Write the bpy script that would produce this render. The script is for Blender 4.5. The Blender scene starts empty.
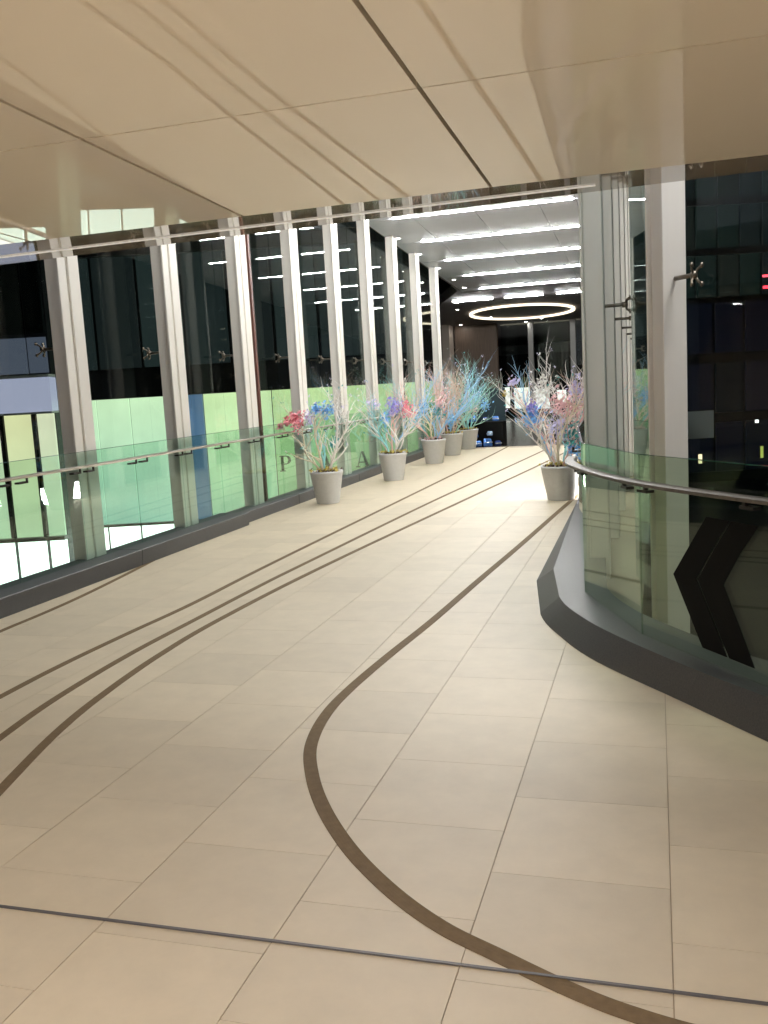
import bpy, bmesh, math, random
from mathutils import Vector, Matrix
R = math.radians
sc = bpy.context.scene
COL = sc.collection

# ------------------------------------------------------------------ camera
EYE = 1.7
def cam_axes(yaw, pitch, roll):
    fwd = Vector((-math.sin(yaw)*math.cos(pitch), math.cos(yaw)*math.cos(pitch), math.sin(pitch)))
    right = Vector((math.cos(yaw), math.sin(yaw), 0)); up = right.cross(fwd)
    return right*math.cos(roll)+up*math.sin(roll), -right*math.sin(roll)+up*math.cos(roll), fwd
r_, u_, f_ = cam_axes(R(16.75), R(-7.75), R(-3.25))
cd = bpy.data.cameras.new('camera'); cam = bpy.data.objects.new('camera', cd); COL.objects.link(cam)
cam.matrix_world = Matrix(((r_.x,u_.x,-f_.x,0),(r_.y,u_.y,-f_.y,0),(r_.z,u_.z,-f_.z,EYE),(0,0,0,1)))
cd.sensor_fit = 'VERTICAL'; cd.sensor_height = 36; cd.lens = 920/1024*36
cd.clip_start = 0.05; cd.clip_end = 2000
sc.camera = cam

# ------------------------------------------------------------------ world, night sky, faint moonlight
w = bpy.data.worlds.new('World'); sc.world = w; w.use_nodes = True
nt = w.node_tree; bg = nt.nodes['Background']
sky = nt.nodes.new('ShaderNodeTexSky'); sky.sky_type = 'NISHITA'; sky.sun_disc = False
sky.sun_elevation = R(-6); sky.sun_rotation = R(60)
nt.links.new(sky.outputs[0], bg.inputs[0]); bg.inputs[1].default_value = 0.05
sl = bpy.data.lights.new('moon', 'SUN'); sl.energy = 0.02; sl.angle = R(0.5); sl.color = (0.8, 0.88, 1)
so = bpy.data.objects.new('moon', sl); COL.objects.link(so); so.rotation_euler = (R(40), 0, R(60))

# ------------------------------------------------------------------ exposure
sc.view_settings.view_transform = 'Standard'; sc.view_settings.look = 'None'
sc.view_settings.exposure = 0.1; sc.view_settings.gamma = 1
sc.view_settings.use_curve_mapping = False
sc.render.engine = 'CYCLES'
sc.cycles.use_denoising = True
sc.cycles.max_bounces = 10; sc.cycles.diffuse_bounces = 5; sc.cycles.glossy_bounces = 6
sc.cycles.transparent_max_bounces = 40
sc.cycles.caustics_reflective = False; sc.cycles.caustics_refractive = False
sc.cycles.sample_clamp_indirect = 8

# ------------------------------------------------------------------ materials
def mat(name, col, rough=0.5, metal=0.0, ior=1.5, var=0.0, scale=8.0, bump=0.0, bscale=60.0, rnd=0.0, stretch=None, coat=0.0):
    m = bpy.data.materials.new(name); m.use_nodes = True
    n = m.node_tree.nodes; l = m.node_tree.links; p = n['Principled BSDF']
    p.inputs['Base Color'].default_value = (*col, 1); p.inputs['Roughness'].default_value = rough
    p.inputs['Metallic'].default_value = metal; p.inputs['IOR'].default_value = ior
    p.inputs['Coat Weight'].default_value = coat
    tc = n.new('ShaderNodeNewGeometry'); vec = tc.outputs['Position']
    if stretch:
        mp = n.new('ShaderNodeMapping'); mp.inputs['Scale'].default_value = stretch
        l.new(vec, mp.inputs[0]); vec = mp.outputs[0]
    if var or rnd:
        fac = None
        if var:
            t = n.new('ShaderNodeTexNoise'); t.inputs['Scale'].default_value = scale; t.inputs['Detail'].default_value = 6
            t.inputs['Roughness'].default_value = 0.65
            l.new(vec, t.inputs['Vector'])
            mr = n.new('ShaderNodeMapRange'); mr.inputs[1].default_value = 0.3; mr.inputs[2].default_value = 0.7
            mr.inputs[3].default_value = 1-var; mr.inputs[4].default_value = 1+var
            l.new(t.outputs[0], mr.inputs[0]); fac = mr.outputs[0]
        if rnd:
            oi = n.new('ShaderNodeObjectInfo'); m2 = n.new('ShaderNodeMapRange')
            m2.inputs[3].default_value = 1-rnd; m2.inputs[4].default_value = 1+rnd
            l.new(oi.outputs['Random'], m2.inputs[0])
            if fac:
                mm = n.new('ShaderNodeMath'); mm.operation = 'MULTIPLY'
                l.new(fac, mm.inputs[0]); l.new(m2.outputs[0], mm.inputs[1]); fac = mm.outputs[0]
            else: fac = m2.outputs[0]
        vm = n.new('ShaderNodeVectorMath'); vm.operation = 'SCALE'
        vm.inputs[0].default_value = col; l.new(fac, vm.inputs['Scale'])
        l.new(vm.outputs[0], p.inputs['Base Color'])
    if bump:
        t2 = n.new('ShaderNodeTexNoise'); t2.inputs['Scale'].default_value = bscale; t2.inputs['Detail'].default_value = 4
        l.new(vec, t2.inputs['Vector'])
        b = n.new('ShaderNodeBump'); b.inputs['Strength'].default_value = bump; b.inputs['Distance'].default_value = 0.01
        l.new(t2.outputs[0], b.inputs['Height']); l.new(b.outputs[0], p.inputs['Normal'])
    return m

def emit(name, col, s, base=(0.8, 0.8, 0.8)):
    m = bpy.data.materials.new(name); m.use_nodes = True
    p = m.node_tree.nodes['Principled BSDF']
    p.inputs['Base Color'].default_value = (*base, 1); p.inputs['Roughness'].default_value = 0.3
    p.inputs['Emission Color'].default_value = (*col, 1); p.inputs['Emission Strength'].default_value = s
    return m

def frosted(name, top, bot, z0, z1, s):
    """backlit frosted glass: glow colour runs from bot to top, soft unevenness of the tubes behind"""
    m = emit(name, top, s); n = m.node_tree.nodes; l = m.node_tree.links; p = n['Principled BSDF']
    p.inputs['Base Color'].default_value = (0.25, 0.3, 0.27, 1)
    g = n.new('ShaderNodeNewGeometry'); sx = n.new('ShaderNodeSeparateXYZ'); l.new(g.outputs['Position'], sx.inputs[0])
    mr = n.new('ShaderNodeMapRange'); mr.inputs[1].default_value = z0; mr.inputs[2].default_value = z1
    l.new(sx.outputs['Z'], mr.inputs[0])
    mx = n.new('ShaderNodeMix'); mx.data_type = 'RGBA'
    mx.inputs[6].default_value = (*bot, 1); mx.inputs[7].default_value = (*top, 1)
    l.new(mr.outputs[0], mx.inputs[0]); l.new(mx.outputs[2], p.inputs['Emission Color'])
    t = n.new('ShaderNodeTexNoise'); t.inputs['Scale'].default_value = 0.9; l.new(g.outputs['Position'], t.inputs['Vector'])
    m2 = n.new('ShaderNodeMapRange'); m2.inputs[3].default_value = s*0.75; m2.inputs[4].default_value = s*1.25
    l.new(t.outputs[0], m2.inputs[0]); l.new(m2.outputs[0], p.inputs['Emission Strength'])
    return m

def glass(name, tint, ior=1.5, rough=0.0):
    m = bpy.data.materials.new(name); m.use_nodes = True
    n = m.node_tree.nodes; l = m.node_tree.links; n.remove(n['Principled BSDF'])
    out = n['Material Output']; tr = n.new('ShaderNodeBsdfTransparent'); gl = n.new('ShaderNodeBsdfGlossy')
    tr.inputs[0].default_value = (*tint, 1); gl.inputs['Roughness'].default_value = rough
    gl.inputs[0].default_value = (0.95, 1, 0.98, 1)
    fr = n.new('ShaderNodeFresnel'); gm = n.new('ShaderNodeNewGeometry')
    ir = n.new('ShaderNodeMapRange'); ir.inputs[3].default_value = ior; ir.inputs[4].default_value = 1/ior   # same reflectance on both faces
    l.new(gm.outputs['Backfacing'], ir.inputs[0]); l.new(ir.outputs[0], fr.inputs[0])
    mx = n.new('ShaderNodeMixShader')
    l.new(fr.outputs[0], mx.inputs[0]); l.new(tr.outputs[0], mx.inputs[1]); l.new(gl.outputs[0], mx.inputs[2])
    l.new(mx.outputs[0], out.inputs[0])
    return m

M = {}
M['tile'] = mat('cream_stone', (0.63, 0.55, 0.405), 0.5, var=0.05, scale=5, bump=0.03, bscale=90, rnd=0.055)
M['grout'] = mat('dark_grout', (0.44, 0.36, 0.265), 0.8)
M['inlay'] = mat('brown_ribbed_inlay', (0.185, 0.13, 0.07), 0.75, ior=1.3, var=0.12, scale=30)
M['joint_metal'] = mat('joint_metal', (0.16, 0.155, 0.16), 0.45, metal=0.5)
M['ceil'] = mat('gloss_cream_panel', (0.90, 0.835, 0.73), 0.006, ior=1.7, var=0.012, scale=2)
M['ceilback'] = mat('ceiling_void', (0.03, 0.025, 0.02), 0.8)
M['strip'] = mat('gloss_taupe_panel', (0.42, 0.37, 0.30), 0.03, ior=1.55)
M['bceil'] = mat('white_metal_panel', (0.83, 0.85, 0.96), 0.3, ior=1.5, var=0.015, scale=3)
M['lceil'] = mat('grey_plaster_ceiling', (0.22, 0.20, 0.21), 0.6)
M['granite'] = mat('dark_granite', (0.078, 0.080, 0.083), 0.45, var=0.3, scale=140, bump=0.08, bscale=200, rnd=0.05)
M['granite_top'] = M['granite']
M['col'] = mat('cream_painted_steel', (0.83, 0.80, 0.74), 0.35, var=0.03, scale=3, stretch=(1, 1, 0.15))
M['redbrown'] = mat('red_brown_steel', (0.13, 0.05, 0.035), 0.4)
M['steel'] = mat('brushed_steel', (0.50, 0.47, 0.43), 0.28, metal=1.0, var=0.08, scale=40, stretch=(1, 0.05, 1))
M['spider'] = mat('bronze_fitting', (0.22,0.19,0.15), 0.35, metal=0.8)
M['darksteel'] = mat('dark_steel', (0.06, 0.055, 0.05), 0.35, metal=0.7)
M['rail_glass'] = glass('green_balustrade_glass', (0.87, 0.95, 0.91), 1.42)
M['rail_glass_dark'] = glass('grey_green_balustrade_glass', (0.78, 0.85, 0.76), 1.36)
M['wall_glass'] = glass('curtain_wall_glass', (0.86, 0.90, 0.89), 1.31)
M['edge_glass'] = mat('green_glass_edge', (0.03, 0.10, 0.07), 0.1)
M['black'] = mat('matte_black', (0.004, 0.004, 0.004), 0.6, ior=1.2)
M['pot'] = mat('grey_fibre_pot', (0.60, 0.61, 0.62), 0.55, var=0.05, scale=20, bump=0.05)
M['soil'] = mat('potting_soil', (0.10, 0.06, 0.035), 0.9)
M['led'] = emit('led_white', (1.0, 0.995, 0.97), 255)
M['led_edge'] = emit('led_edge', (1, 0.96, 0.88), 0.36)
M['led_ring'] = emit('led_ring', (1, 0.85, 0.62), 2.2)
M['spot'] = emit('downlight_lens', (1, 0.95, 0.86), 120)
M['fill_spot'] = emit('added_downlight', (1, 0.92, 0.93), 840)  # for the unseen downlights added behind the viewer
M['trim'] = mat('white_trim', (0.7, 0.7, 0.68), 0.4)

# ------------------------------------------------------------------ mesh helpers
class MB:
    def __init__(s): s.v = []; s.f = []
    def quad(s, a, b, c, d):
        i = len(s.v); s.v += [tuple(a), tuple(b), tuple(c), tuple(d)]; s.f.append((i, i+1, i+2, i+3)); return s
    def hexa(s, p):      # 8 corners: bottom 4 (ccw), top 4
        i = len(s.v); s.v += [tuple(q) for q in p]
        for a in ((3,2,1,0),(4,5,6,7),(0,1,5,4),(1,2,6,5),(2,3,7,6),(3,0,4,7)): s.f.append(tuple(i+k for k in a))
        return s
    def box(s, x0, x1, y0, y1, z0, z1):
        return s.hexa([(x0,y0,z0),(x1,y0,z0),(x1,y1,z0),(x0,y1,z0),(x0,y0,z1),(x1,y0,z1),(x1,y1,z1),(x0,y1,z1)])
    def obox(s, c, ax, ay, hx, hy, z0, z1):   # box with plan axes ax, ay
        c = Vector(c); ax = Vector(ax); ay = Vector(ay)
        q = [c-ax*hx-ay*hy, c+ax*hx-ay*hy, c+ax*hx+ay*hy, c-ax*hx+ay*hy]
        return s.hexa([(p.x,p.y,z0) for p in q]+[(p.x,p.y,z1) for p in q])
    def prism(s, poly, z0, z1):
        i = len(s.v); n = len(poly)
        s.v += [(p[0],p[1],z0) for p in poly]+[(p[0],p[1],z1) for p in poly]
        s.f.append(tuple(i+k for k in reversed(range(n)))); s.f.append(tuple(i+n+k for k in range(n)))
        for k in range(n): s.f.append((i+k, i+(k+1)%n, i+n+(k+1)%n, i+n+k))
        return s
    def tube(s, pts, rads, seg=6, cap=True):
        pts = [Vector(p) for p in pts]
        if not hasattr(rads, '__len__'): rads = [rads]*len(pts)
        i0 = len(s.v); prev = None
        for k, p in enumerate(pts):
            d = (pts[min(k+1, len(pts)-1)]-pts[max(k-1, 0)])
            if d.length < 1e-9: d = Vector((0,0,1))
            d.normalize()
            a = d.orthogonal().normalized() if prev is None else (prev-d*prev.dot(d)).normalized()
            prev = a; b = d.cross(a)
            for j in range(seg):
                t = 2*math.pi*j/seg; q = p+(a*math.cos(t)+b*math.sin(t))*rads[k]; s.v.append(tuple(q))
        for k in range(len(pts)-1):
            for j in range(seg):
                A = i0+k*seg+j; B = i0+k*seg+(j+1)%seg; s.f.append((A, B, B+seg, A+seg))
        if cap:
            s.f.append(tuple(i0+j for j in reversed(range(seg))))
            e = i0+(len(pts)-1)*seg; s.f.append(tuple(e+j for j in range(seg)))
        return s
    def lathe(s, prof, c=(0,0,0), seg=24, cap=True):
        i0 = len(s.v)
        for (r, z) in prof:
            for j in range(seg):
                t = 2*math.pi*j/seg; s.v.append((c[0]+r*math.cos(t), c[1]+r*math.sin(t), c[2]+z))
        for k in range(len(prof)-1):
            for j in range(seg):
                A = i0+k*seg+j; B = i0+k*seg+(j+1)%seg; s.f.append((A, B, B+seg, A+seg))
        if cap:
            s.f.append(tuple(i0+j for j in reversed(range(seg))))
            e = i0+(len(prof)-1)*seg; s.f.append(tuple(e+j for j in range(seg)))
        return s
    def disc(s, c, r, n=12, nrm=(0,0,-1), h=0.006):
        c = Vector(c); d = Vector(nrm).normalized(); return s.tube([c, c+d*h], r, n)
    def mesh(s, name, m, smooth=False):
        me = bpy.data.meshes.new(name); me.from_pydata(s.v, [], s.f); me.materials.append(m); me.validate(); me.update()
        if smooth:
            for p in me.polygons: p.use_smooth = True
        return me
    def build(s, name, m, parent=None, smooth=False, loc=None):
        return link(name, s.mesh(name, m, smooth), parent, loc)
def link(name, me, parent=None, loc=None, rz=None):
    o = bpy.data.objects.new(name, me); COL.objects.link(o)
    if parent: o.parent = parent
    if loc is not None: o.location = loc
    if rz is not None: o.rotation_euler.z = rz
    return o
def bevel(o, w=0.004, seg=1):
    b = o.modifiers.new('bevel', 'BEVEL'); b.width = w; b.segments = seg; b.limit_method = 'ANGLE'; return o
def tag(o, label=None, cat=None, group=None, kind=None):
    if label: o['label'] = label
    if cat: o['category'] = cat
    if group: o['group'] = group
    if kind: o['kind'] = kind
    return o
def thing(name, label, cat, loc=(0,0,0), group=None, kind=None):
    o = link(name, None, None, loc); return tag(o, label, cat, group, kind)
ORD = ['first','second','third','fourth','fifth','sixth','seventh','eighth','ninth','tenth','eleventh','twelfth']

def cz(y): return 6.1-0.06*y          # underside of the bridge ceiling
def nz(y): return 2.5-0.045*y         # underside of the low near ceiling
GX = -5.38                             # plane of the left balustrade glass
KZ = 0.18                              # kerb height

# ------------------------------------------------------------------ outside ground
g = MB().quad((-250,-150,-4.7),(250,-150,-4.7),(250,400,-4.7),(-250,400,-4.7)).build('ground', mat('wet_asphalt', (0.045,0.045,0.05), 0.6, var=0.2, scale=2))
tag(g, 'dark street level far below the footbridge', kind='structure')

# ------------------------------------------------------------------ floor
RK_OUT = [(-1.06,12.9),(-1.05,12.5),(-0.99,7.63),(-0.83,6.55),(-0.62,5.95),(-0.36,5.44),(0.11,4.80),(0.46,4.32),(1.15,3.40),(2.20,2.20),(3.2,1.2)]
RK_TOP = [(-0.99,12.9),(-0.985,12.5),(-0.81,7.30),(-0.67,6.35),(-0.47,5.80),(-0.21,5.34),(0.19,4.76),(0.49,4.38),(1.19,3.44),(2.24,2.24),(3.24,1.24)]
RK_IN  = [(-0.60,12.9),(-0.60,12.5),(-0.42,7.60),(-0.36,6.65),(-0.16,6.03),(0.06,5.64),(0.38,5.16),(0.70,4.78),(1.40,3.86),(2.45,2.62),(3.45,1.62)]
slab = MB()
slab.prism([(-5.9,-8),(3.6,-8),(3.6,1.0),(2.5,2.7),(1.45,3.95),(0.75,4.85),(0.1,5.75),(-0.12,6.1),(-0.12,23.6),(-5.9,23.6)], -0.45, -0.004)
floor = slab.build('floor', M['grout']); tag(floor, 'cream stone tiled floor of the covered footbridge', kind='structure')
def right_limit(y):
    for a, b in zip(RK_OUT, RK_OUT[1:]):
        if b[1] <= y <= a[1]: return a[0]+(b[0]-a[0])*(a[1]-y)/(a[1]-b[1])
    return -0.75 if y > 12.9 else 3.3
T = 0.6; g_ = 0.0011
ga, gb = T/2-0.0016, T/2-0.0012
tm = MB().hexa([(-ga,-gb,-0.02),(ga,-gb,-0.02),(ga,gb,-0.02),(-ga,gb,-0.02),(-ga,-gb,0),(ga,-gb,0),(ga,gb,0),(-ga,gb,0)]).mesh('tile', M['tile'])
rest = MB()
for k in range(-9, 6):
    x0 = 0.02+T*k; xc = x0+T/2
    ph = 2.975 if k % 2 else 2.675
    for j in range(-19, 36):
        y0 = ph+T*j; yc = y0+T/2
        if y0 < -7.4 or y0+T > 23.62: continue
        if xc > right_limit(min(max(yc, 1.2), 12.8))+0.36: continue
        if yc > 13 and xc > -0.4: continue
        if 1.1 < yc < 13.6 and not (xc > 1.9):
            link('tile', tm, floor, (xc, yc, 0))
        else:
            rest.hexa([(x0+g_,y0+g_,-.02),(x0+T-g_,y0+g_,-.02),(x0+T-g_,y0+T-g_,-.02),(x0+g_,y0+T-g_,-.02),
                       (x0+g_,y0+g_,0),(x0+T-g_,y0+g_,0),(x0+T-g_,y0+T-g_,0),(x0+g_,y0+T-g_,0)])
o = rest.build('distant_tiles', M['tile'], floor); tag(o, kind='stuff')

def spline(pts, n=12):
    out = []; P = [Vector((*p, 0)) for p in pts]; P = [P[0]*2-P[1]]+P+[P[-1]*2-P[-2]]
    for i in range(1, len(P)-2):
        for t in range(n):
            u = t/n; a, b, c, d = P[i-1:i+3]
            out.append(0.5*((2*b)+(c-a)*u+(2*a-5*b+4*c-d)*u*u+(3*b-a-3*c+d)*u**3))
    out.append(P[-2]); return out
def ribbon(pts, width):
    q = spline(pts); m = MB(); n = 11
    prof = []
    for i in range(n):
        s = (i/(n-1)-0.5)*width; prof.append((s, 0.0033 if i % 2 else 0.0030))
    prof = [(-width/2, -0.003)]+prof+[(width/2, -0.003)]
    for k, p in enumerate(q):
        d = (q[min(k+1, len(q)-1)]-q[max(k-1, 0)]).normalized(); nn = Vector((d.y, -d.x, 0))
        for s, z in prof: m.v.append((p.x+nn.x*s, p.y+nn.y*s, z))
    L = len(prof)
    for k in range(len(q)-1):
        for i in range(L-1): m.f.append((k*L+i, (k+1)*L+i, (k+1)*L+i+1, k*L+i+1))
    return m
INL = [
 ([(-0.98,14.6),(-1.14,12.85),(-1.37,9.37),(-1.49,7.69),(-1.58,6.34),(-1.66,5.46),(-1.705,4.80),(-1.70,4.37),(-1.63,3.97),(-1.50,3.64),(-1.33,3.33),(-1.115,3.03),(-0.89,2.79),(-0.68,2.62),(-0.48,2.51),(-0.29,2.41),(-0.11,2.335),(0.12,2.28),(0.5,2.24),(1.2,2.22),(2.4,2.22)], 0.062, 'brown curved inlay line sweeping right across the near floor'),
 ([(-3.6,2.6),(-3.72,3.7),(-3.77,4.38),(-3.79,5.03),(-3.77,5.81),(-3.73,6.75),(-3.74,8.48),(-3.70,12.98),(-3.66,18),(-3.66,23.6)], 0.052, 'leftmost of the three long brown floor lines'),
 ([(-3.02,2.3),(-3.18,3.2),(-3.31,3.84),(-3.40,4.44),(-3.45,5.30),(-3.44,6.27),(-3.42,7.43),(-3.38,8.43),(-3.15,13.14),(-2.80,18.2),(-2.45,23.6)], 0.052, 'middle one of the three long brown floor lines'),
 ([(-2.35,1.9),(-2.56,2.4),(-2.72,2.82),(-2.85,3.24),(-3.04,3.92),(-3.145,4.5),(-3.225,5.3),(-3.24,6.31),(-3.12,8.43),(-2.70,13.07),(-2.19,18.6),(-1.8,23.6)], 0.055, 'rightmost of the three long brown floor lines'),
 ([(-4.6,3.4),(-4.80,4.8),(-4.87,5.75),(-4.89,6.27),(-4.94,6.9),(-5.06,7.8),(-5.2,8.7)], 0.05, 'short brown floor line running under the left kerb'),
]
for pts, wd, lb in INL:
    o = ribbon(pts, wd).build('inlay_line', M['inlay'], floor); o['label'] = lb
ej = MB()
ej.box(-5.2, 3.2, 2.4355, 2.4385, -0.002, 0.0062).box(-5.2, 3.2, 2.439, 2.441, -0.002, 0.0054).box(-5.2, 3.2, 2.4415, 2.4445, -0.002, 0.0062)
o = ej.build('expansion_joint', M['joint_metal'], floor); o['label'] = 'thin dark metal expansion joint across the near floor'

# dark lobby floor beyond the bridge
o = MB().prism([(-5.9,23.6),(-0.12,23.6),(-0.12,28.1),(0.8,30.4),(0.8,46),(-14,46),(-14,45),(-7.2,31),(-5.9,28.1)], -0.45, -0.01).build('lobby_floor', mat('dark_lobby_stone', (0.035,0.028,0.022), 0.25)); tag(o, 'dark polished floor of the lobby beyond the bridge', kind='structure')

# ------------------------------------------------------------------ low near ceiling of glossy panels
ceil = MB().hexa([(-6,-8,nz(-8)+.03),(3.6,-8,nz(-8)+.03),(3.6,3.22,nz(3.22)+.03),(-6,3.22,nz(3.22)+.03),
                  (-6,-8,nz(-8)+.3),(3.6,-8,nz(-8)+.3),(3.6,3.22,nz(3.22)+.3),(-6,3.22,nz(3.22)+.3)]).build('ceiling', M['ceilback'])
tag(ceil, 'low glossy cream panelled ceiling over the near floor', kind='structure')
PX = 0.93; PY = 1.0; rest = MB()
for i in range(-6, 4):
    x0 = -0.53+PX*i
    for j in range(-9, 1):
        y1 = 3.25+PY*j; y0 = y1-PY; a = 0.006; b = 0.0028
        x1 = min(x0+PX, 3.6)
        p = []
        for z in (0, 0.025):
            p += [(x0+a, y0+b, nz(y0+b)+z), (x1-a, y0+b, nz(y0+b)+z), (x1-a, y1-b, nz(y1-b)+z), (x0+a, y1-b, nz(y1-b)+z)]
        if j > -3 and -4 <= i <= 2: MB().hexa(p).build('ceiling_panel', M['ceil'], ceil)
        else: rest.hexa(p)
o = rest.build('distant_ceiling_panels', M['ceil'], ceil); tag(o, kind='stuff')
# taupe glossy reveal beyond the edge, tapering to the right, with a thin light line
def sz(y): return nz(3.25)+math.tan(R(5))*(y-3.25)+0.002
m = MB(); A = (-6, 3.262); B = (3.6, 3.262); Cc = (3.6, 3.38); D = (-6, 4.45)
q = [A, B, Cc, D]
m.hexa([(x,y,sz(y)) for x,y in q]+[(x,y,sz(y)+.02) for x,y in q])
o = m.build('edge_reveal', M['strip'], ceil); o['label'] = 'dark glossy tapering reveal strip along the ceiling edge'
led = thing('edge_light', 'thin bright light line along the low ceiling edge', 'light', (-1.2, 3.6, 2.3))
m = MB(); q = [(-6,3.95),(-.2,3.555),(-.2,3.5572),(-6,3.954)]
m.hexa([(x+1.2,y-3.6,sz(y)-.006-2.3) for x,y in q]+[(x+1.2,y-3.6,sz(y)-.0005-2.3) for x,y in q]); m.build('diffuser', M['led_edge'], led)
# upper wall between the low ceiling and the high bridge ceiling
o = MB().hexa([(-6,4.47,sz(4.45)+.02),(3.6,3.40,sz(3.4)+.02),(3.6,4.62,sz(3.4)+.6),(-6,4.62,sz(4.45)+.1),(-6,4.47,6.4),(3.6,3.40,6.4),(3.6,4.62,6.4),(-6,4.62,6.4)]).build('bulkhead_wall', M['bceil'])
tag(o, 'white upper wall above the low ceiling edge', kind='structure')
# lobby wall behind the viewer
o = MB().box(-6, 3.6, -8.2, -8.0, -0.4, 3.2).build('lobby_wall', mat('cream_wall', (0.55,0.47,0.37), 0.5)); tag(o, 'cream wall closing the lobby behind the viewer', kind='structure')

# ------------------------------------------------------------------ high bridge ceiling with linear lights
bc = MB()
out = [(-5.6,4.62),(3.4,4.62),(0.4,7.5),(-0.12,8.5),(-0.12,28.1),(0.8,30.4),(0.8,46),(-14,46),(-14,45),(-7,31),(-5.72,28.1)]
bc.f.append(tuple(range(len(out)))); bc.f.append(tuple(reversed(range(len(out), 2*len(out)))))
bc.v += [(x,y,cz(y)+.05) for x,y in out]+[(x,y,cz(y)+.35) for x,y in out]
nO = len(out)
for k in range(nO): bc.f.append((k, (k+1)%nO, nO+(k+1)%nO, nO+k))
bceil = bc.build('bridge_ceiling', M['lceil']); tag(bceil, 'high white panelled ceiling over the footbridge', kind='structure')
ROWS = [18.3-2.37*k for k in range(4, 0, -1)]+[18.3+2.37*k for k in range(5)]  # nearer rows are added lights, hidden above the low ceiling edge
XJ = [-5.6,-4.6,-3.35,-2.1,-1.4,-0.14]
edges = [4.64]+ROWS+[28.1]
for a, b in zip(edges, edges[1:]):
    y0, y1 = a+.019, b-.019
    for x0, x1 in zip(XJ, XJ[1:]):
        p = []
        for z in (0, .03):
            p += [(x0+.006,y0,cz(y0)+z),(x1-.006,y0,cz(y0)+z),(x1-.006,y1,cz(y1)+z),(x0+.006,y1,cz(y1)+z)]
        MB().hexa(p).build('ceiling_panel', M['bceil'], bceil)
def led_row(x0, x1, y, label, wd=0.013, mt='led'):
    t = thing('linear_light', label, 'light', ((x0+x1)/2, y, cz(y)), 'linear lights of the bridge ceiling')
    h = (x1-x0)/2
    MB().box(-h, h, -wd, wd, -0.009, 0.01).build('diffuser', M[mt], t)
    MB().box(-h-.01, h+.01, -wd-.0045, -wd-.0005, .002, .045).box(-h-.01, h+.01, wd+.0005, wd+.0045, .002, .045).build('trim', M['trim'], t)
for i, y in enumerate(ROWS):
    led_row(-4.98, -1.45, y, '%s long white linear light counted from the near end of the bridge ceiling' % ORD[i])
for nm, x0, x1 in (('left', -6.3, -5.0), ('middle', -4.6, -3.4), ('right', -2.95, -2.05)):
    led_row(x0, x1, 30.05, '%s one of three short light dashes before the ring light' % nm)
t = thing('fill_panel', 'added broad soft ceiling light over the right balustrade, hidden above the low ceiling edge', 'light', (2.3, 5.15, cz(5.15)))  # added out of view to brighten the right-hand columns
MB().box(-.9, .9, -.5, .5, -.03, .02).build('diffuser', emit('soft_panel', (1,.985,.95), 27), t)
for y_ in (-.54, .503): MB().box(-.94, .94, y_, y_+.037, -.034, .04).build('frame', M['trim'], t)
# ring light
ring = thing('ring_light', 'large glowing ring light on the ceiling at the far end', 'light', (-4.6, 33.9, cz(33.9)))
m = MB(); n = 64; r0, r1 = 1.785, 1.885
for z in (-.02, .04):
    for rr in (r0, r1):
        for k in range(n):
            t = 2*math.pi*k/n; m.v.append((rr*math.cos(t), rr*math.sin(t), z-0.06*rr*math.sin(t)))
for k in range(n):
    k2 = (k+1) % n
    m.f += [(k,k2,n+k2,n+k),(2*n+k,3*n+k,3*n+k2,2*n+k2),(k,2*n+k,2*n+k2,k2),(n+k,n+k2,3*n+k2,3*n+k)]
m.build('diffuser', M['led_ring'], ring)
# downlights
def downlight(x, y, z, label, mt='spot', r=0.055, group='small round downlights'):
    t = thing('downlight', label, 'downlight', (x, y, z), group)
    MB().disc((0,0,0.004), r, 14, (0,0,-1), 0.006).build('lens', M[mt], t)
    MB().lathe([(r+.002,0.01),(r+.018,0.01),(r+.018,-.006),(r+.002,-.006)], seg=14, cap=False).build('rim', M['trim'], t)
for i, y in enumerate((18.0,20.1,22.0,24.0,25.9,27.4)):
    downlight(-5.38, y, cz(y), 'downlight at the left edge of the bridge ceiling, %s from the near end' % ORD[i])
for x, y, lb in ((-6.6,32.2,'downlight left of the ring light'),(-5.9,34.9,'downlight behind the left side of the ring light'),(-4.9,37.2,'downlight just behind the ring light centre'),
                 (-4.2,36.4,'downlight right of centre behind the ring light'),(-2.6,36.6,'downlight behind the right side of the ring light'),(-1.9,31.8,'downlight right of the ring light'),(-1.75,21.5,'lone downlight between linear lights on the bridge ceiling'),(-6.3,30.6,'downlight left of the short light dashes')):
    downlight(x, y, cz(y)+.045, lb, 'spot', 0.06)
# downlights added out of view, over and behind the viewer, to light the near floor
for i, y in enumerate((0.1,-2.2,-4.5)):
    for j, x in enumerate((-3.6,-1.0,1.4)):
        downlight(x, y, nz(y)-.006, 'added unseen warm downlight in the low ceiling behind the viewer, %s row, %s' % (ORD[i], ('left','middle','right')[j]), 'fill_spot', 0.06, 'added lobby downlights')

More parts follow.
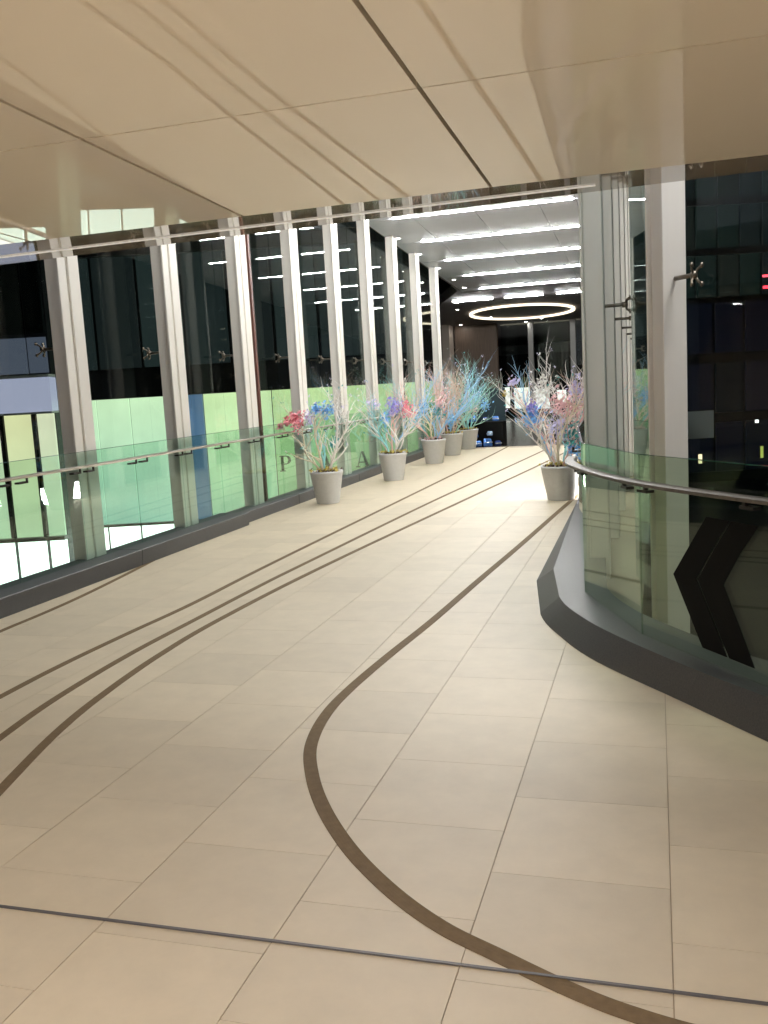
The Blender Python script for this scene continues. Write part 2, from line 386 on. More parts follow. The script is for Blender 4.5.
# ------------------------------------------------------------------ columns
def make_column(label, x, y, z1, side, rz=0.0, spider=True, z0=-0.45, gdist=0.33):
    t = thing('column', label, 'column', (x, y, z0), 'cream steel columns along the bridge'); t.rotation_euler.z = rz
    H = z1-z0; s = side          # side: +1 inside is towards +X
    m = MB(); m.box(-0.075, 0.075, -0.13, 0.13, 0, H); bevel(m.build('shaft', M['col'], t), 0.006)
    m = MB(); m.box(min(s*0.0765,s*0.10), max(s*0.0765,s*0.10), -0.17, -0.045, 0, H); bevel(m.build('flange', M['col'], t), 0.004)
    m = MB(); m.box(min(s*0.0765,s*0.10), max(s*0.0765,s*0.10), 0.0, 0.17, 0, H); bevel(m.build('flange', M['col'], t), 0.004)
    if spider:
        z = 2.25-z0; sp = MB(); e = -s*gdist
        sp.tube([(-s*.05,0,z),(e+s*.05,0,z)], .014, 8); sp.tube([(e+s*.075,0,z),(e+s*.03,0,z)], .024, 10)
        for dy in (-1, 1):
            for dz in (-1, 1):
                sp.tube([(e+s*.045,0,z),(e+s*.04,dy*.035,z+dz*.035),(e+s*.012,dy*.055,z+dz*.055)], [.010,.009,.008], 6)
                sp.tube([(e+s*.02,dy*.055,z+dz*.055),(e+s*.008,dy*.055,z+dz*.055)], .016, 8)
        sp.build('spider_fitting', M['spider'], t, True)
    return t
CY = [7.9+2.0*k for k in range(9)]
desc = ['leftmost','second','third','fourth','fifth','sixth','seventh','eighth','ninth']
for i, y in enumerate(CY):
    lab = 'leftmost cream steel column of the left window wall' if i == 0 else '%s cream steel column from the left along the left window wall' % desc[i]
    t = make_column(lab, -5.51, y, cz(y)+.04, 1)
    if i == 2:
        m = MB(); m.box(0.02, 0.075, 0.30, 0.36, 0, 5.8); o = m.build('pipe', M['redbrown'], t); o['label'] = 'thin red-brown downpipe behind the column'
for i, y in enumerate(CY):
    lab = 'nearest column of the right window wall beside the potted tree' if i == 0 else '%s column of the right window wall, receding behind the nearest one' % desc[i]
    make_column(lab, -0.47, y, cz(y)+.04, -1, gdist=0.29)
make_column('broad cream column standing behind the curved glass balustrade on the right', 0.085, 6.05, cz(6.05)+.04, -1, rz=R(-50), gdist=0.36).scale = (.70, .70, 1)

# ------------------------------------------------------------------ window walls
def pane(parent, a, b, z0, z1, th=0.012, gap=0.008, m='wall_glass', name='pane'):
    a = Vector((*a,0)); b = Vector((*b,0)); d = (b-a).normalized(); n = Vector((-d.y, d.x, 0))
    c = (a+b)/2; L = (b-a).length/2-gap
    return MB().obox((0,0,0), d, n, L, th/2, z0, z1).build(name, M[m], parent, loc=(c.x, c.y, 0))
LG = -5.84
wl = thing('glass_wall', 'tall glass window wall on the left side of the bridge', 'window wall', (LG, 14, -0.45))
def wpane(root, a, b, z0, z1):
    o = pane(root, a, b, z0, z1); o.location -= root.location
yy = [5.9]+CY+[25.9]
for a, b in zip(yy, yy[1:]):
    wpane(wl, (LG,a), (LG,b), -0.4, cz(b)+.3)
wr = thing('glass_wall', 'tall dark glass window wall on the right side of the bridge', 'window wall', (-0.18, 14, -0.45))
RG = [(-0.18,y) for y in reversed(CY)]+[(0.12,6.38),(2.0,6.08),(3.4,5.0),(4.2,3.2)]
for a, b in zip(RG, RG[1:]):
    wpane(wr, a, b, -0.4, cz(a[1])+.3)

# ------------------------------------------------------------------ left glass balustrade
bl = thing('glass_balustrade', 'long green glass balustrade with steel handrail along the left side', 'balustrade', (GX, 14, 0))
def rel(o, root): o.location = Vector(o.location)-root.location; return o
segs = [(3.2,5.6),(5.6,8.3),(8.3,10.95)]
for a, b in segs:
    m = MB().hexa([(-5.15,a+.002,0),(-5.15,b-.002,0),(-5.55,b-.002,0),(-5.55,a+.002,0),(-5.135,a+.002,KZ-.01),(-5.135,b-.002,KZ-.01),(-5.55,b-.002,KZ-.012),(-5.55,a+.002,KZ-.012)])
    rel(bevel(m.build('kerb_stone', M['granite'], bl), 0.006), bl)
for a, b in ((11.0,13.0),(13.0,16.0),(16.0,19.0),(19.0,22.0),(22.0,23.6)):
    m = MB().box(-5.55, -5.25, a+.003, b-.003, 0, 0.15); rel(bevel(m.build('kerb_stone', M['granite'], bl), 0.006), bl)
for k in range(-3, 16):
    a = 6.69+1.01*k; b = a+1.01
    o = pane(bl, (GX,a), (GX,b), 0.1, 1.235, 0.015, 0.006, 'rail_glass', 'glass_panel'); rel(o, bl)
    e = MB().box(-.0085,.0085,-.497,.497,1.2355,1.2385).build('top_edge', M['edge_glass'], o)
    for s in (-1, 1):
        br = MB(); yb = a+s*0.11
        br.box(GX+.009, GX+.06, yb-.06, yb+.06, 1.035, 1.052).box(GX+.045, GX+.06, yb+.045, yb+.06, 1.05, 1.083)
        rel(br.build('rail_bracket', M['darksteel'], bl), bl)
m = MB()
pr = [(-.028,-.012),(.028,-.012),(.030,.006),(.018,.014),(-.018,.014),(-.030,.006)]
ys = [3.6,23.0]
for y in ys: m.v += [(GX+.055+x, y, 1.095+z) for x, z in pr]
m.f += [(i,(i+1)%6,6+(i+1)%6,6+i) for i in range(6)]+[tuple(range(6)), tuple(reversed(range(6,12)))]
rel(m.build('handrail', M['steel'], bl), bl)

# ------------------------------------------------------------------ right curved glass balustrade on dark kerb
brt = thing('glass_balustrade', 'curved dark glass balustrade with wide steel rail on the right', 'balustrade', (0.1, 5.4, 0))
NS = 6
def kerb_line(L): return [tuple(p)[:2] for p in spline(L, NS)]
KO, KT, KI = kerb_line(RK_OUT), kerb_line(RK_TOP), kerb_line(RK_IN)
for i in range(len(RK_OUT)-1):
    m = MB(); z = KZ; sharp = i < 3
    ks = [i*NS, (i+1)*NS] if sharp else range(i*NS, (i+1)*NS+1)
    for k in ks:
        A0, B0, C0 = KO[k], KT[k], KI[k]
        m.v += [(*A0,0),(*A0,.012),(*B0,z),(*C0,z),(*C0,0)]
    n_ = len(m.v)//5
    for k in range(n_-1):
        for j in range(5): m.f.append((k*5+j, k*5+5+j, k*5+5+(j+1)%5, k*5+(j+1)%5))
    m.f += [(0,1,2,3,4), tuple(n_*5-1-j for j in range(5))]
    o = rel(m.build('kerb_stone', M['granite'], brt), brt)
    if not sharp:
        for p in o.data.polygons: p.use_smooth = True
        o.data.set_sharp_from_angle(angle=R(20))
RGL = [(-0.86,12.4),(-0.76,10.4),(-0.68,8.45),(-0.50,6.50),(-0.10,5.44),(0.505,4.53),(1.28,3.56),(2.32,2.37)]
panels = []
for i, (a, b) in enumerate(zip(RGL, RGL[1:])):
    o = pane(brt, a, b, 0.10, 1.235, 0.015, 0.004, 'rail_glass_dark' if i > 2 else 'rail_glass', 'glass_panel'); rel(o, brt); panels.append((o, a, b))
    d = (Vector(b)-Vector(a)); L = d.length/2-.004; d.normalize()
    MB().obox((0,0,0), (d.x,d.y,0), (-d.y,d.x,0), L, .0085, 1.2355, 1.2385).build('top_edge', M['edge_glass'], o)
# dark chevrons on the wide pane: the kerb's reflection put in as black shapes
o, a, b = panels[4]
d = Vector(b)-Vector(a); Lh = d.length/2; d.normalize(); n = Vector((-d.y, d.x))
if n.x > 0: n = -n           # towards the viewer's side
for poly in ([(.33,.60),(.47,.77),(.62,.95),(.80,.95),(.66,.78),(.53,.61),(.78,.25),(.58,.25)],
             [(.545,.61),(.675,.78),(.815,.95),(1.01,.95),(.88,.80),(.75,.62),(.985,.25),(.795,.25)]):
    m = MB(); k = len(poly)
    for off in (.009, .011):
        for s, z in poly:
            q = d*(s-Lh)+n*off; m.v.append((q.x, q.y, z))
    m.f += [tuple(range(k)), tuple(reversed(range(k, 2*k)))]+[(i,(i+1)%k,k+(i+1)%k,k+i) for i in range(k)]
    m.build('kerb_reflection', M['black'], o)
# rail
def offset_line(pts, dist):
    out = []
    for i, p in enumerate(pts):
        a = Vector(pts[max(i-1,0)]); b = Vector(pts[min(i+1,len(pts)-1)]); t = (b-a).normalized(); nn = Vector((t.y,-t.x))
        if nn.x > 0 and abs(nn.x) > .2: nn = -nn
        out.append(Vector(p)+Vector((-abs(t.y), -t.x if t.y < 0 else t.x))*dist if False else Vector(p)+nn*dist)
    return out
cl = [Vector((p.x,p.y)) for p in spline([(-0.565,7.1)]+RGL[3:], 8)]
rl = offset_line([tuple(p) for p in cl], 0.055)
m = MB(); pr = [(-.038,-.010),(.038,-.012),(.040,.006),(.024,.013),(-.024,.013),(-.040,.006)]
for i, p in enumerate(rl):
    a = rl[max(i-1,0)]; b = rl[min(i+1,len(rl)-1)]; t = (b-a).normalized(); nn = Vector((t.y,-t.x))
    m.v += [(p.x+nn.x*x, p.y+nn.y*x, 1.085+z) for x, z in pr]
for k in range(len(rl)-1): m.f += [(k*6+i, k*6+(i+1)%6, k*6+6+(i+1)%6, k*6+6+i) for i in range(6)]
m.f += [tuple(range(6)), tuple(reversed(range(len(m.v)-6, len(m.v))))]
rel(m.build('handrail', mat('worn_bronze_rail', (0.13,0.115,0.10), 0.5, metal=0.35, var=.25, scale=25), brt), brt)
for (a, b) in zip(RGL[2:], RGL[3:]):
    A = Vector(a); B = Vector(b); d = (B-A).normalized(); nn = Vector((d.y,-d.x)); 
    if nn.x > 0: nn = -nn
    for e, s in ((A, 1), (B, -1)):
        c = e+d*(s*.11)+nn*.034
        mm = MB().obox((c.x,c.y,0),(d.x,d.y,0),(nn.x,nn.y,0),.05,.024,1.03,1.046)
        c2 = c+d*(s*.02)+nn*.012; mm.obox((c2.x,c2.y,0),(d.x,d.y,0),(nn.x,nn.y,0),.012,.01,1.045,1.074)
        rel(mm.build('rail_bracket', M['darksteel'], brt), brt)

# ------------------------------------------------------------------ potted decorated branch trees
TC = {'white': mat('branch_white', (0.90,0.87,0.83), 0.6), 'teal': mat('branch_teal', (0.32,0.70,0.72), 0.6), 'pink': mat('branch_pink', (0.86,0.55,0.50), 0.6),
      'blue': mat('branch_blue', (0.38,0.64,0.90), 0.6), 'tan': mat('branch_tan', (0.68,0.52,0.42), 0.7), 'cream': mat('branch_cream', (0.82,0.74,0.58), 0.6),
      'green': mat('branch_green', (0.38,0.62,0.52), 0.6)}
FC = {'pink': mat('petal_pink', (0.90,0.36,0.42), 0.6, var=.25, scale=40), 'blue': mat('petal_blue', (0.22,0.52,0.90), 0.6, var=.25, scale=40), 'purple': mat('petal_purple', (0.42,0.38,0.80), 0.6, var=.25, scale=40),
      'white': mat('petal_white', (0.85,0.85,0.82), 0.6), 'teal': mat('petal_teal', (0.10,0.42,0.42), 0.6), 'lav': mat('petal_lavender', (0.70,0.66,0.90), 0.6), 'yellow': mat('petal_yellow', (0.62,0.50,0.12), 0.6),
      'rose': mat('petal_rose', (0.86,0.58,0.60), 0.6)}
def limb(rng, m, p, d, length, r, depth, tips):
    n = max(4, int(length/0.07)); pts = [p.copy()]; q = p.copy(); dd = d.normalized()
    for i in range(n):
        dd = (dd+Vector((rng.uniform(-1,1), rng.uniform(-1,1), rng.uniform(-.35,.75)))*0.22).normalized()
        q = q+dd*(length/n); pts.append(q.copy())
        if depth > 0 and i > 0 and rng.random() < (0.8 if depth > 1 else 0.6):
            side = Vector((rng.uniform(-1,1), rng.uniform(-1,1), rng.uniform(-.2,.8)))
            limb(rng, m, q.copy(), (dd*0.7+side*0.8), length*rng.uniform(.32,.58), r*(1-.6*i/n)*.74, depth-1, tips)
    m.tube(pts, [r*(1-0.8*i/n)*rng.uniform(.88,1.12) for i in range(n+1)], 6 if r > .010 else 4, False)
    tips.append(q.copy())
def petals(rng, c, rad, n, size, drop=1.0):
    m = MB()
    for _ in range(n):
        v = Vector((rng.gauss(0,.5), rng.gauss(0,.5), rng.gauss(0,.5)*drop))*rad
        a = Vector((rng.uniform(-1,1), rng.uniform(-1,1), rng.uniform(-1,1))).normalized(); b = a.orthogonal().normalized()
        k = a.cross(b); s = size*rng.uniform(.6,1.2); q = c+v
        i = len(m.v); m.v += [tuple(q-b*s), tuple(q+k*s*.55+a*s*.2), tuple(q+b*s), tuple(q-k*s*.55+a*s*.2)]; m.f.append((i,i+1,i+2,i+3))
    return m
def tree(seed, x, y, label, ph, pr, cols, height, spread, flowers, lean=0.0, ntw=2):
    rng = random.Random(seed)
    t = thing('potted_tree', label, 'potted tree', (x, y, 0), 'decorated branch trees in grey pots')
    prof = [(pr*.66,0),(pr*.69,.01),(pr*.985,ph-.035),(pr*1.0,ph-.033),(pr*1.0,ph),(pr*.93,ph),(pr*.90,ph-.05)]
    MB().lathe(prof, seg=32).build('pot', M['pot'], t, True)
    o = t.children[0]
    for p in o.data.polygons: p.use_smooth = abs(p.normal.z) < .6
    m = petals(rng, Vector((0,0,ph+.0)), pr*.62, 90, .035, .12); m.disc((0,0,ph-.03), pr*.91, 20, (0,0,1), .012)
    m.build('soil', M['soil'], t)
    petals(rng, Vector((0,0,ph+.025)), pr*.78, 70, .035, .10).build('dry_leaves', FC['yellow'] if rng.random() < .6 else FC['rose'], t)['kind'] = 'stuff'
    tips = []
    for k, cn in enumerate(cols):
        m = MB(); an = 2*math.pi*(k/len(cols))+rng.uniform(-.4,.4)
        d = Vector((math.cos(an)*spread+lean, math.sin(an)*spread*.8, 1.0))
        base = Vector((math.cos(an)*pr*.28, math.sin(an)*pr*.28, ph-.03))
        tp = []
        limb(rng, m, base, d, height*rng.uniform(.8,1.0), rng.uniform(.016,.024), ntw, tp)
        o = m.build('branch', TC[cn], t); tips += tp
    for (cn, dx, dy, dz, rad, nn) in flowers:
        petals(rng, Vector((dx,dy,dz)), rad, int(nn*1.8), .036, 1.1).build('flower_cluster', FC[cn], t)['kind'] = 'stuff'
    # many tiny blossoms on twig ends
    for cn in ('white','lav','teal'):
        m = MB()
        for q in rng.sample(tips, min(len(tips), 26)):
            pm = petals(rng, q, .022, 4, .017); i = len(m.v); m.v += pm.v; m.f += [tuple(a+i for a in f) for f in pm.f]
        m.build('blossom', FC[cn], t)['kind'] = 'stuff'
tree(11, -4.80, 13.05, 'grey potted branch tree with hanging pink and blue flowers, nearest on the left', .49, .25, ['white','white','teal','cream','cream','white'], 1.02, .55,
     [('pink',-.42,-.05,1.27,.13,80),('pink',-.60,.0,1.24,.05,24),('pink',-.70,.0,1.19,.04,16),('blue',.10,-.1,1.40,.11,60),('blue',-.08,-.05,1.42,.08,34),('lav',-.2,0,1.28,.10,40),('white',.35,0,1.32,.07,24),('teal',.15,0,.92,.07,20)])
tree(12, -4.62, 16.1, 'grey potted branch tree with purple and pink flower clusters, second on the left', .50, .26, ['white','blue','pink','white','teal','white'], 1.2, .5,
     [('purple',.10,-.1,1.34,.14,80),('pink',.32,0,1.28,.13,80),('blue',-.1,0,1.1,.10,40),('lav',-.3,0,1.4,.09,30)])
tree(13, -4.62, 19.35, 'grey potted branch tree with blue and tan branches, third on the left', .52, .27, ['tan','blue','tan','teal','pink','cream','blue'], 1.25, .55,
     [('blue',-.2,-.1,1.2,.16,60),('teal',.15,0,1.1,.14,50),('rose',.2,-.1,1.3,.14,50)])
tree(14, -4.66, 21.4, 'grey potted tree with blue flowers low down, fourth on the left', .52, .27, ['green','tan','teal','pink','blue','tan'], 1.35, .5,
     [('blue',0,-.15,.85,.16,60),('rose',-.1,0,1.5,.14,50),('teal',.2,0,1.2,.14,40)])
tree(15, -4.63, 23.2, 'grey potted tree with dense teal branches, last on the left', .50, .27, ['green','teal','green','teal','tan','green','teal'], 1.45, .5,
     [('teal',-.1,-.1,1.2,.2,80),('blue',.45,0,1.1,.14,50),('rose',.2,0,1.0,.12,30)], .05)
tree(16, -1.30, 12.95, 'tall grey potted branch tree full of white and lilac blossom beside the right column', .48, .27, ['white','pink','teal','tan','white','pink','blue','white','cream','pink','white'], 1.22, .44,
     [('blue',-.35,-.1,1.17,.13,80),('white',-.18,-.05,1.55,.15,60),('rose',.05,-.1,1.35,.17,70),('lav',.0,-.1,1.0,.18,80),('purple',-.34,-.15,1.30,.07,30),('lav',-.60,-.1,1.66,.06,20),('teal',.2,-.1,.9,.15,70),('rose',.25,-.1,1.25,.13,60),('blue',.2,-.15,.7,.12,40),('lav',.25,0,1.5,.14,60),('yellow',-.72,-.1,1.5,.03,12)], .04)
# low floor light behind the right pot
fl = thing('floor_light', 'low bright white floor light behind the right-hand pot', 'light', (-0.72, 13.75, 0))
MB().box(-.02,.10,-.55,.55,0,.34).build('housing', M['darksteel'], fl)
MB().box(-.026,-.021,-.53,.53,.02,.32).build('diffuser', emit('floor_light_lens', (1,.97,.93), 60), fl)

# ------------------------------------------------------------------ shop front across the street, left (plane facing the viewer's side)
ax = Vector((math.cos(R(16.75)), math.sin(R(16.75)), 0)); fw = Vector((-math.sin(R(16.75)), math.cos(R(16.75)), 0))
def W(dep, px):        # lateral metres along the facade for a façade that stands dep metres ahead
    return (px-384)/920*dep
def P3(dep, s, z): v = fw*dep+ax*s; return (v.x, v.y, z)
def fbox(m, d0, d1, s0, s1, z0, z1):
    return m.hexa([P3(d0,s0,z0),P3(d0,s1,z0),P3(d1,s1,z0),P3(d1,s0,z0),P3(d0,s0,z1),P3(d0,s1,z1),P3(d1,s1,z1),P3(d1,s0,z1)])
DEP = 27.0
shop = thing('shop_building', 'dark glass tower with glowing green shop front behind the left windows', 'building')
green1 = frosted('green_panel', (0.64,0.82,0.42), (0.34,0.56,0.36), -2, 1.8, 1.35)
green2 = frosted('teal_green_panel', (0.60,0.80,0.50), (0.28,0.50,0.40), -2, 1.8, 1.35)
green3 = frosted('lime_panel', (0.58,0.78,0.34), (0.28,0.50,0.24), -2, 1.8, 1.2)
bluep = frosted('blue_panel', (0.06,0.14,0.27), (0.07,0.17,0.30), -2, 1.8, 1.0)
body = MB(); fbox(body, DEP+.35, DEP+1.4, W(DEP,40), W(DEP,416), -4.7, 34)
body.build('wall', mat('black_cladding', (0.012,0.013,0.013), 0.4), shop)
xs = [72,105,138,171]; PW = 33
for px, PW in [(72,33),(105,33),(138,38),(176,35),(211,34),(245,34)]+[(279+33*k,33) for k in range(5)]:
    s0, s1 = W(DEP,px), W(DEP,px+PW)
    mm = bluep if px == 176 else (green2 if px < 170 else (green1 if px < 250 else green3))
    m = MB(); fbox(m, DEP, DEP+.1, s0+.018, s1-.018, -1.88, 1.78); m.build('panel', mm, shop)
    m = MB(); fbox(m, DEP, DEP+.1, s0+.04, s1-.04, -4.35, -1.96); m.build('panel', M.setdefault('shopwhite', emit('shop_window_white', (1,.99,.93), 3.0)), shop)
m = MB(); fbox(m, DEP-.12, DEP+.2, W(DEP,66), W(DEP,416), -1.955, -1.885); m.build('transom', M['darksteel'], shop)
m = MB(); fbox(m, DEP-.05, DEP+.3, W(DEP,66), W(DEP,416), 1.785, 2.55); m.build('fascia', mat('black_fascia', (0.008,0.009,0.009), 0.3), shop)
towerglass = mat('dark_tower_glass', (0.012,0.018,0.018), 0.12, ior=1.5)
dimw = [emit('glow_tower_glass', c, 1.0, (0.01,0.013,0.013)) for c in ((0.012,0.019,0.019),(0.018,0.028,0.027),(0.009,0.013,0.013))]  # faint glow added so the unlit tower glass is not pure black
for fl_ in range(6):
    z0 = 2.6+3.6*fl_
    px = 66
    while px < 400:
        m = MB(); fbox(m, DEP+.1, DEP+.2, W(DEP,px)+.05, W(DEP,px+44)-.05, z0+.05, z0+3.2); m.build('window', dimw[(int(px)*7+fl_*5)%3], shop)
        px += 44
    m = MB(); fbox(m, DEP, DEP+.32, W(DEP,60), W(DEP,416), z0+3.22, z0+3.58); m.build('floor_band', mat('grey_band', (0.03,0.035,0.036), 0.5), shop)
# lettering on the green panels
def serif(ch):
    '''strokes of a high-contrast serif capital on a unit-high cell: list of closed polygons'''
    T_, t_ = .19, .06
    stem = lambda x: [[(x,0),(x+T_,0),(x+T_,1),(x,1)], [(x-.09,0),(x+T_+.09,0),(x+T_+.09,t_),(x-.09,t_)]]
    def bowl(x0, x1, y0, y1, n=12):
        cy = (y0+y1)/2; ry = (y1-y0)/2; xm = x0+(x1-x0)*.35; out = []
        prev = None
        for k in range(n+1):
            a = math.pi/2-math.pi*k/n; c, s_ = math.cos(a), math.sin(a)
            o = (xm+(x1-xm)*c, cy+ry*s_); i_ = (xm+(x1-xm-T_)*max(c,0), cy+(ry-t_)*s_)
            if prev: out.append([prev[0], o, i_, prev[1]])
            prev = (o, i_)
        out.append([(x0,y1-t_),(xm,y1-t_),(xm,y1),(x0,y1)]); out.append([(x0,y0),(xm,y0),(xm,y0+t_),(x0,y0+t_)])
        return out
    if ch == 'P': return stem(.1)+[[(.01,1-t_),(.1,1-t_),(.1,1),(.01,1)]]+bowl(.28,.78,.44,1)
    if ch == 'R': return stem(.1)+[[(.01,1-t_),(.1,1-t_),(.1,1),(.01,1)]]+bowl(.28,.76,.46,1)+[[(.40,.46),(.58,.46),(.90,0),(.68,0)]]
    if ch == 'D': return stem(.1)+[[(.01,1-t_),(.1,1-t_),(.1,1),(.01,1)]]+bowl(.28,.92,0,1)
    return [[(.40,1),(.56,1),(.92,0),(.70,0)],[(.40,1),(.46,1),(.16,0),(.09,0)],[(.22,.28),(.74,.28),(.72,.34),(.24,.34)],[(0,0),(.28,0),(.28,t_),(0,t_)],[(.60,0),(1.0,0),(1.0,t_),(.60,t_)]]
def letter(ch, dep, s, z, h):
    m = MB()
    for q, poly in enumerate(serif(ch)):
        b = .0012*q; n = len(poly); i0 = len(m.v)
        for dd in (-.05-b, -.012):
            for u, v in poly: m.v.append(P3(dep+dd, s+(u-.5)*h*.95, z+v*h))
        m.f += [tuple(i0+k for k in range(n)), tuple(i0+n+k for k in reversed(range(n)))]
        m.f += [(i0+k, i0+n+k, i0+n+(k+1)%n, i0+(k+1)%n) for k in range(n)]
    o = m.build('letter', M['black'], shop); o['label'] = 'black serif capital letter %s on the green panel' % ch
for ch, px in zip('PRADA', (290, 309, 328, 347.5, 366)):
    letter(ch, DEP, W(DEP,px), -0.60, 0.46)

# neighbouring shop, far left
D2 = 24.0
sh2 = thing('shop_building', 'far left shop with yellow lit panels under a lavender fascia', 'building')
m = MB(); fbox(m, D2+.3, D2+6, W(D2,-260), W(D2,60), -4.7, 16); m.build('wall', mat('dark_wall', (0.02,0.021,0.024), 0.5), sh2)
yel = frosted('yellow_panel', (0.76,0.74,0.40), (0.56,0.70,0.44), -1.9, 1.6, 1.2); wh = frosted('pale_panel', (0.76,0.76,0.52), (0.54,0.70,0.46), -1.9, 1.6, 1.2)
cuts = [-120,-88,-55,-22,10.5,43,64]
for i, (a, b) in enumerate(zip(cuts, cuts[1:])):
    m = MB(); fbox(m, D2, D2+.1, W(D2,a)+.06, W(D2,b)-.06, -1.7, 1.5); m.build('panel', wh if i % 2 else yel, sh2)
    m = MB(); fbox(m, D2, D2+.1, W(D2,a)+.06, W(D2,b)-.06, -3.1, -1.82); m.build('panel', M['shopwhite'], sh2)
    m = MB(); fbox(m, D2-.1, D2+.12, W(D2,a)-.055, W(D2,a)+.055, -1.7, 1.5); m.build('mullion', M['black'], sh2)
m = MB(); fbox(m, D2-.12, D2+.2, W(D2,-120), W(D2,62), -1.81, -1.71); m.build('transom', M['darksteel'], sh2)
lav = emit('lavender_fascia', (0.30,0.31,0.42), 1.25, (0.3,0.3,0.4))
m = MB(); fbox(m, D2-.2, D2+.29, W(D2,-120), W(D2,64), 1.56, 2.42); m.build('fascia', lav, sh2)
m = MB(); fbox(m, D2-.26, D2+.29, W(D2,-120), W(D2,64), 2.43, 2.50); m.build('fascia_trim', M['trim'], sh2)
m = MB(); fbox(m, D2-.26, D2+.29, W(D2,-120), W(D2,64), 1.51, 1.555); m.build('fascia_trim', M['trim'], sh2)
bluewin = emit('blue_grey_window', (0.08,0.095,0.13), 0.9, (0.03,0.03,0.04))  # glow stands in for a blue reflection on dark glass
for a, b in ((-120,-60),(-60,0),(0,42),(42,62)):
    m = MB(); fbox(m, D2, D2+.1, W(D2,a)+.03, W(D2,b)-.03, 2.55, 3.45); m.build('window', bluewin, sh2)
    m = MB(); fbox(m, D2+.02, D2+.12, W(D2,a)+.03, W(D2,b)-.03, 3.55, 9); m.build('window', towerglass, sh2)

# ------------------------------------------------------------------ night buildings seen through the right glass
def tower(label, dep, s0, s1, z1, floors, bays, glow, seed, z0=-4.7):
    t = thing('office_tower', label, 'building'); rng = random.Random(seed)
    m = MB(); fbox(m, dep+.4, dep+12, s0, s1, z0, z1); m.build('wall', mat('tower_wall', (0.02,0.025,0.03), 0.6), t)
    h = (z1-z0)/floors; bw = (s1-s0)/bays
    mats = [emit('faint_glow_pane', tuple(c*rng.uniform(.7,1.3) for c in glow), 1.0, (0.01,0.012,0.014)) for _ in range(4)]  # weak glow put in place of dim night light on the facade
    for i in range(floors):
        m = MB(); fbox(m, dep, dep+.39, s0, s1, z0+h*i, z0+h*i+.55); m.build('floor_band', mat('slab', (0.02,0.022,0.025), 0.6), t)
        for j in range(bays):
            m = MB(); fbox(m, dep+.2, dep+.38, s0+bw*j+.1, s0+bw*(j+1)-.1, z0+h*i+.56, z0+h*(i+1)-.02); m.build('window', rng.choice(mats), t)
    return t
tower('dim teal office tower with slab edges beyond the right windows', 75, W(75,615), W(75,810), 45, 13, 9, (0.0045,0.007,0.0085), 3)
tower('low navy building in front of the dim tower on the right', 52, W(52,600), W(52,900), 5.3, 3, 10, (0.0018,0.0022,0.0045), 5)
def lamp(name, label, dep, px, z, w, h, col, s, cat='light'):
    m = MB(); x = W(dep, px); t = thing(name, label, cat, P3(dep, x, z-h/2))
    m.obox((0,0,0), ax, fw, w/2, .04, 0, h).build('lens', emit(name, col, s), t)
    MB().obox((0,.09,0), ax, fw, w/2+.03, .03, -.03, h+.03).build('housing', M['darksteel'], t)
lamp('wall_lamp', 'left of two small bright lamps low behind the right column', 40, 632, -1.2, .35, .16, (1,.95,.8), 5)
lamp('wall_lamp', 'right of two small bright lamps low behind the right column', 40, 641, -1.15, .25, .14, (1,.9,.7), 4)
lamp('wall_lamp', 'small upright warm lamp below the right handrail', 40, 704, -2.2, .14, .4, (1,.8,.5), 1.6)
lamp('wall_lamp', 'yellow-green light strip at the right picture edge', 40, 766, -2.05, .10, .5, (.75,.9,.1), .5)
lamp('wall_lamp', 'tiny white lamp far right above the balustrade', 40, 761, -.7, .12, .12, (1,1,1), 3)
lamp('neon_sign', 'upper red neon stroke at the right picture edge', 40, 769.5, 5.45, .22, .09, (1,.06,.1), 3, 'sign')
lamp('neon_sign', 'lower red neon stroke at the right picture edge', 40, 770, 4.98, .22, .11, (1,.05,.08), 3, 'sign')
lamp('wall_lamp', 'faint lit window with a lattice low on the right', 44, 704, -.95, 1.3, 1.3, (.02,.022,.018), .7)

# ------------------------------------------------------------------ far lobby behind the bridge
YF = 37.0
wallm = mat('brown_timber_wall', (0.11,0.075,0.055), 0.5, var=.25, scale=6, stretch=(6,6,.3))
o = MB().box(-7.75, -6.05, YF, YF+.3, -0.01, cz(YF)+.2).build('timber_wall', wallm); tag(o, 'brown timber wall under a downlight at the far end', 'wall')
o = MB().box(-8.1, -7.8, YF-.8, YF, -0.01, cz(YF)+.2).build('lit_wall_edge', mat('lit_wall_edge', (0.35,0.30,0.26), 0.6)); tag(o, 'narrow lit edge of the brown timber wall, its light painted pale', 'wall edge')  # pale colour stands in for light catching the wall's edge
downlight(-7.4, YF-.45, cz(YF-.45)+.045, 'downlight washing the brown timber wall', 'spot', .06)
fg = thing('glass_doors', 'dark glazed doors closing the far lobby', 'doors', (-3, YF+.4, 0))
darkdoor = glass('dark_door_glass', (0.80,0.84,0.84), 1.4)
for k, (x0, x1) in enumerate(((-5.95,-4.85),(-4.65,-3.2),(-3.0,-1.5),(-1.3,0.6))):
    MB().box(x0+3, x1+3, -.01, .01, 0.02, 3.9).build('door_glass', darkdoor, fg)
for x in (-4.75,-3.1,-1.4):
    MB().box(x+3-.1, x+3+.1, -.12, .12, -0.01, 4.0).build('mullion', mat('grey_mullion', (0.20,0.20,0.20), 0.4), fg)
o = MB().box(-14, .8, 45.6, 45.99, -.4, 3.35).build('back_wall', mat('near_black_wall', (0.015,0.014,0.014), 0.6)); tag(o, 'near black wall behind the glazed doors', 'wall')
o = MB().box(-14, -8.1, YF, YF+.3, -.01, 4.2).build('side_wall', mat('dark_brown_wall', (0.03,0.024,0.02), 0.6)); tag(o, 'dark brown wall left of the pale lit wall edge', 'wall')
sw = emit('bright_display', (1,.97,.88), 1.6)
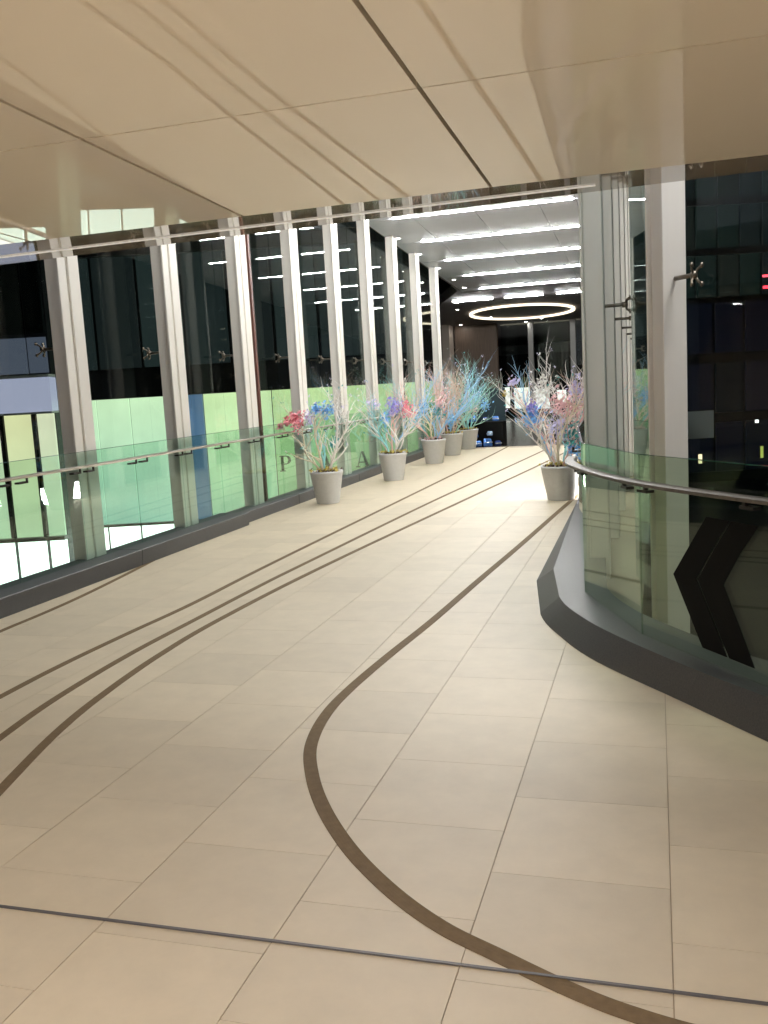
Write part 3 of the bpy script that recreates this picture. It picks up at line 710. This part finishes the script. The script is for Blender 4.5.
dis = thing('display_window', 'bright shop display glowing through the far glass doors', 'shop window', (-6.1, 42.5, 0))
for x, z0, z1, wd in ((-.85,.25,1.0,.22),(-.5,.4,1.35,.28),(.25,.35,1.3,.8),(1.15,.3,1.2,.6),(2.0,.5,1.1,.4)):
    MB().box(x-wd/2, x+wd/2, 0, .1, z0, z1).build('lit_panel', sw, dis)
MB().box(-2.4, 2.9, .12, .3, 0, 2.8).build('frame', M['black'], dis)
# dark stand with blue wrapped gifts
gs = thing('display_stand', 'black stand at the end of the pot row', 'stand', (-4.35, 24.6, -.01))
MB().box(-.55,.45,-.3,.3,0,.62).build('base', M['black'], gs); MB().box(-.55,.45,.2,.3,.625,1.5).build('back_panel', mat('dark_teal_panel',(0.012,0.03,0.04),.4), gs)
bm_ = [mat('blue_foil', (0.10,0.26,0.75), 0.22, metal=.4, var=.4, scale=18, bump=.6, bscale=25), mat('pale_foil', (0.45,0.60,0.85), 0.25, metal=.4, bump=.6, bscale=25), mat('navy_foil', (0.03,0.06,0.22), 0.2, metal=.4, bump=.6, bscale=25)]
rb_ = mat('silver_ribbon', (0.7,0.75,0.8), 0.25, metal=.6)
rng = random.Random(4)
boxes = [(-4.80,24.02,0,.15,1),(-4.55,24.08,0,.11,0),(-4.28,24.05,0,.13,0),(-4.02,24.1,0,.10,2),(-4.62,24.10,.225,.09,0),(-4.22,24.10,.265,.085,1),(-4.72,24.5,.625,.12,0),(-4.40,24.5,.625,.08,2),(-4.12,24.5,.625,.10,0)]
gl_ = ['pale blue gift at the left foot of the black stand','small blue gift second from left at the stand foot','blue gift third from left at the stand foot','navy gift at the right foot of the black stand',
       'small blue gift stacked on the left pair of gifts','pale blue gift stacked on the right pair of gifts','blue gift on top of the black stand, left','small navy gift on top of the black stand, middle','blue gift on top of the black stand, right']
for (x, y, z, r, k), lb in zip(boxes, gl_):
    t = thing('gift_parcel', lb, 'gift', (x, y, z-.01 if z == 0 else z), 'blue wrapped gifts at the far end')
    t.rotation_euler.z = rng.uniform(-.6,.6)
    h = r*rng.uniform(1.3,1.8); j = lambda a: a*rng.uniform(.82,1.12)
    m = MB().hexa([(-j(r),-j(r)*.6,0),(j(r),-j(r)*.6,0),(j(r),j(r)*.6,0),(-j(r),j(r)*.6,0),(-j(r)*.85,-j(r)*.4,h),(j(r)*.85,-j(r)*.4,h),(j(r)*.85,j(r)*.4,h),(-j(r)*.85,j(r)*.4,h)])
    bevel(m.build('wrapping', bm_[k], t), .04, 3)
    MB().tube([(-r*.9,-r*.52,h*.5),(0,-r*.62,h*.52),(r*.9,-r*.52,h*.5)], .012, 5).build('ribbon', rb_, t)
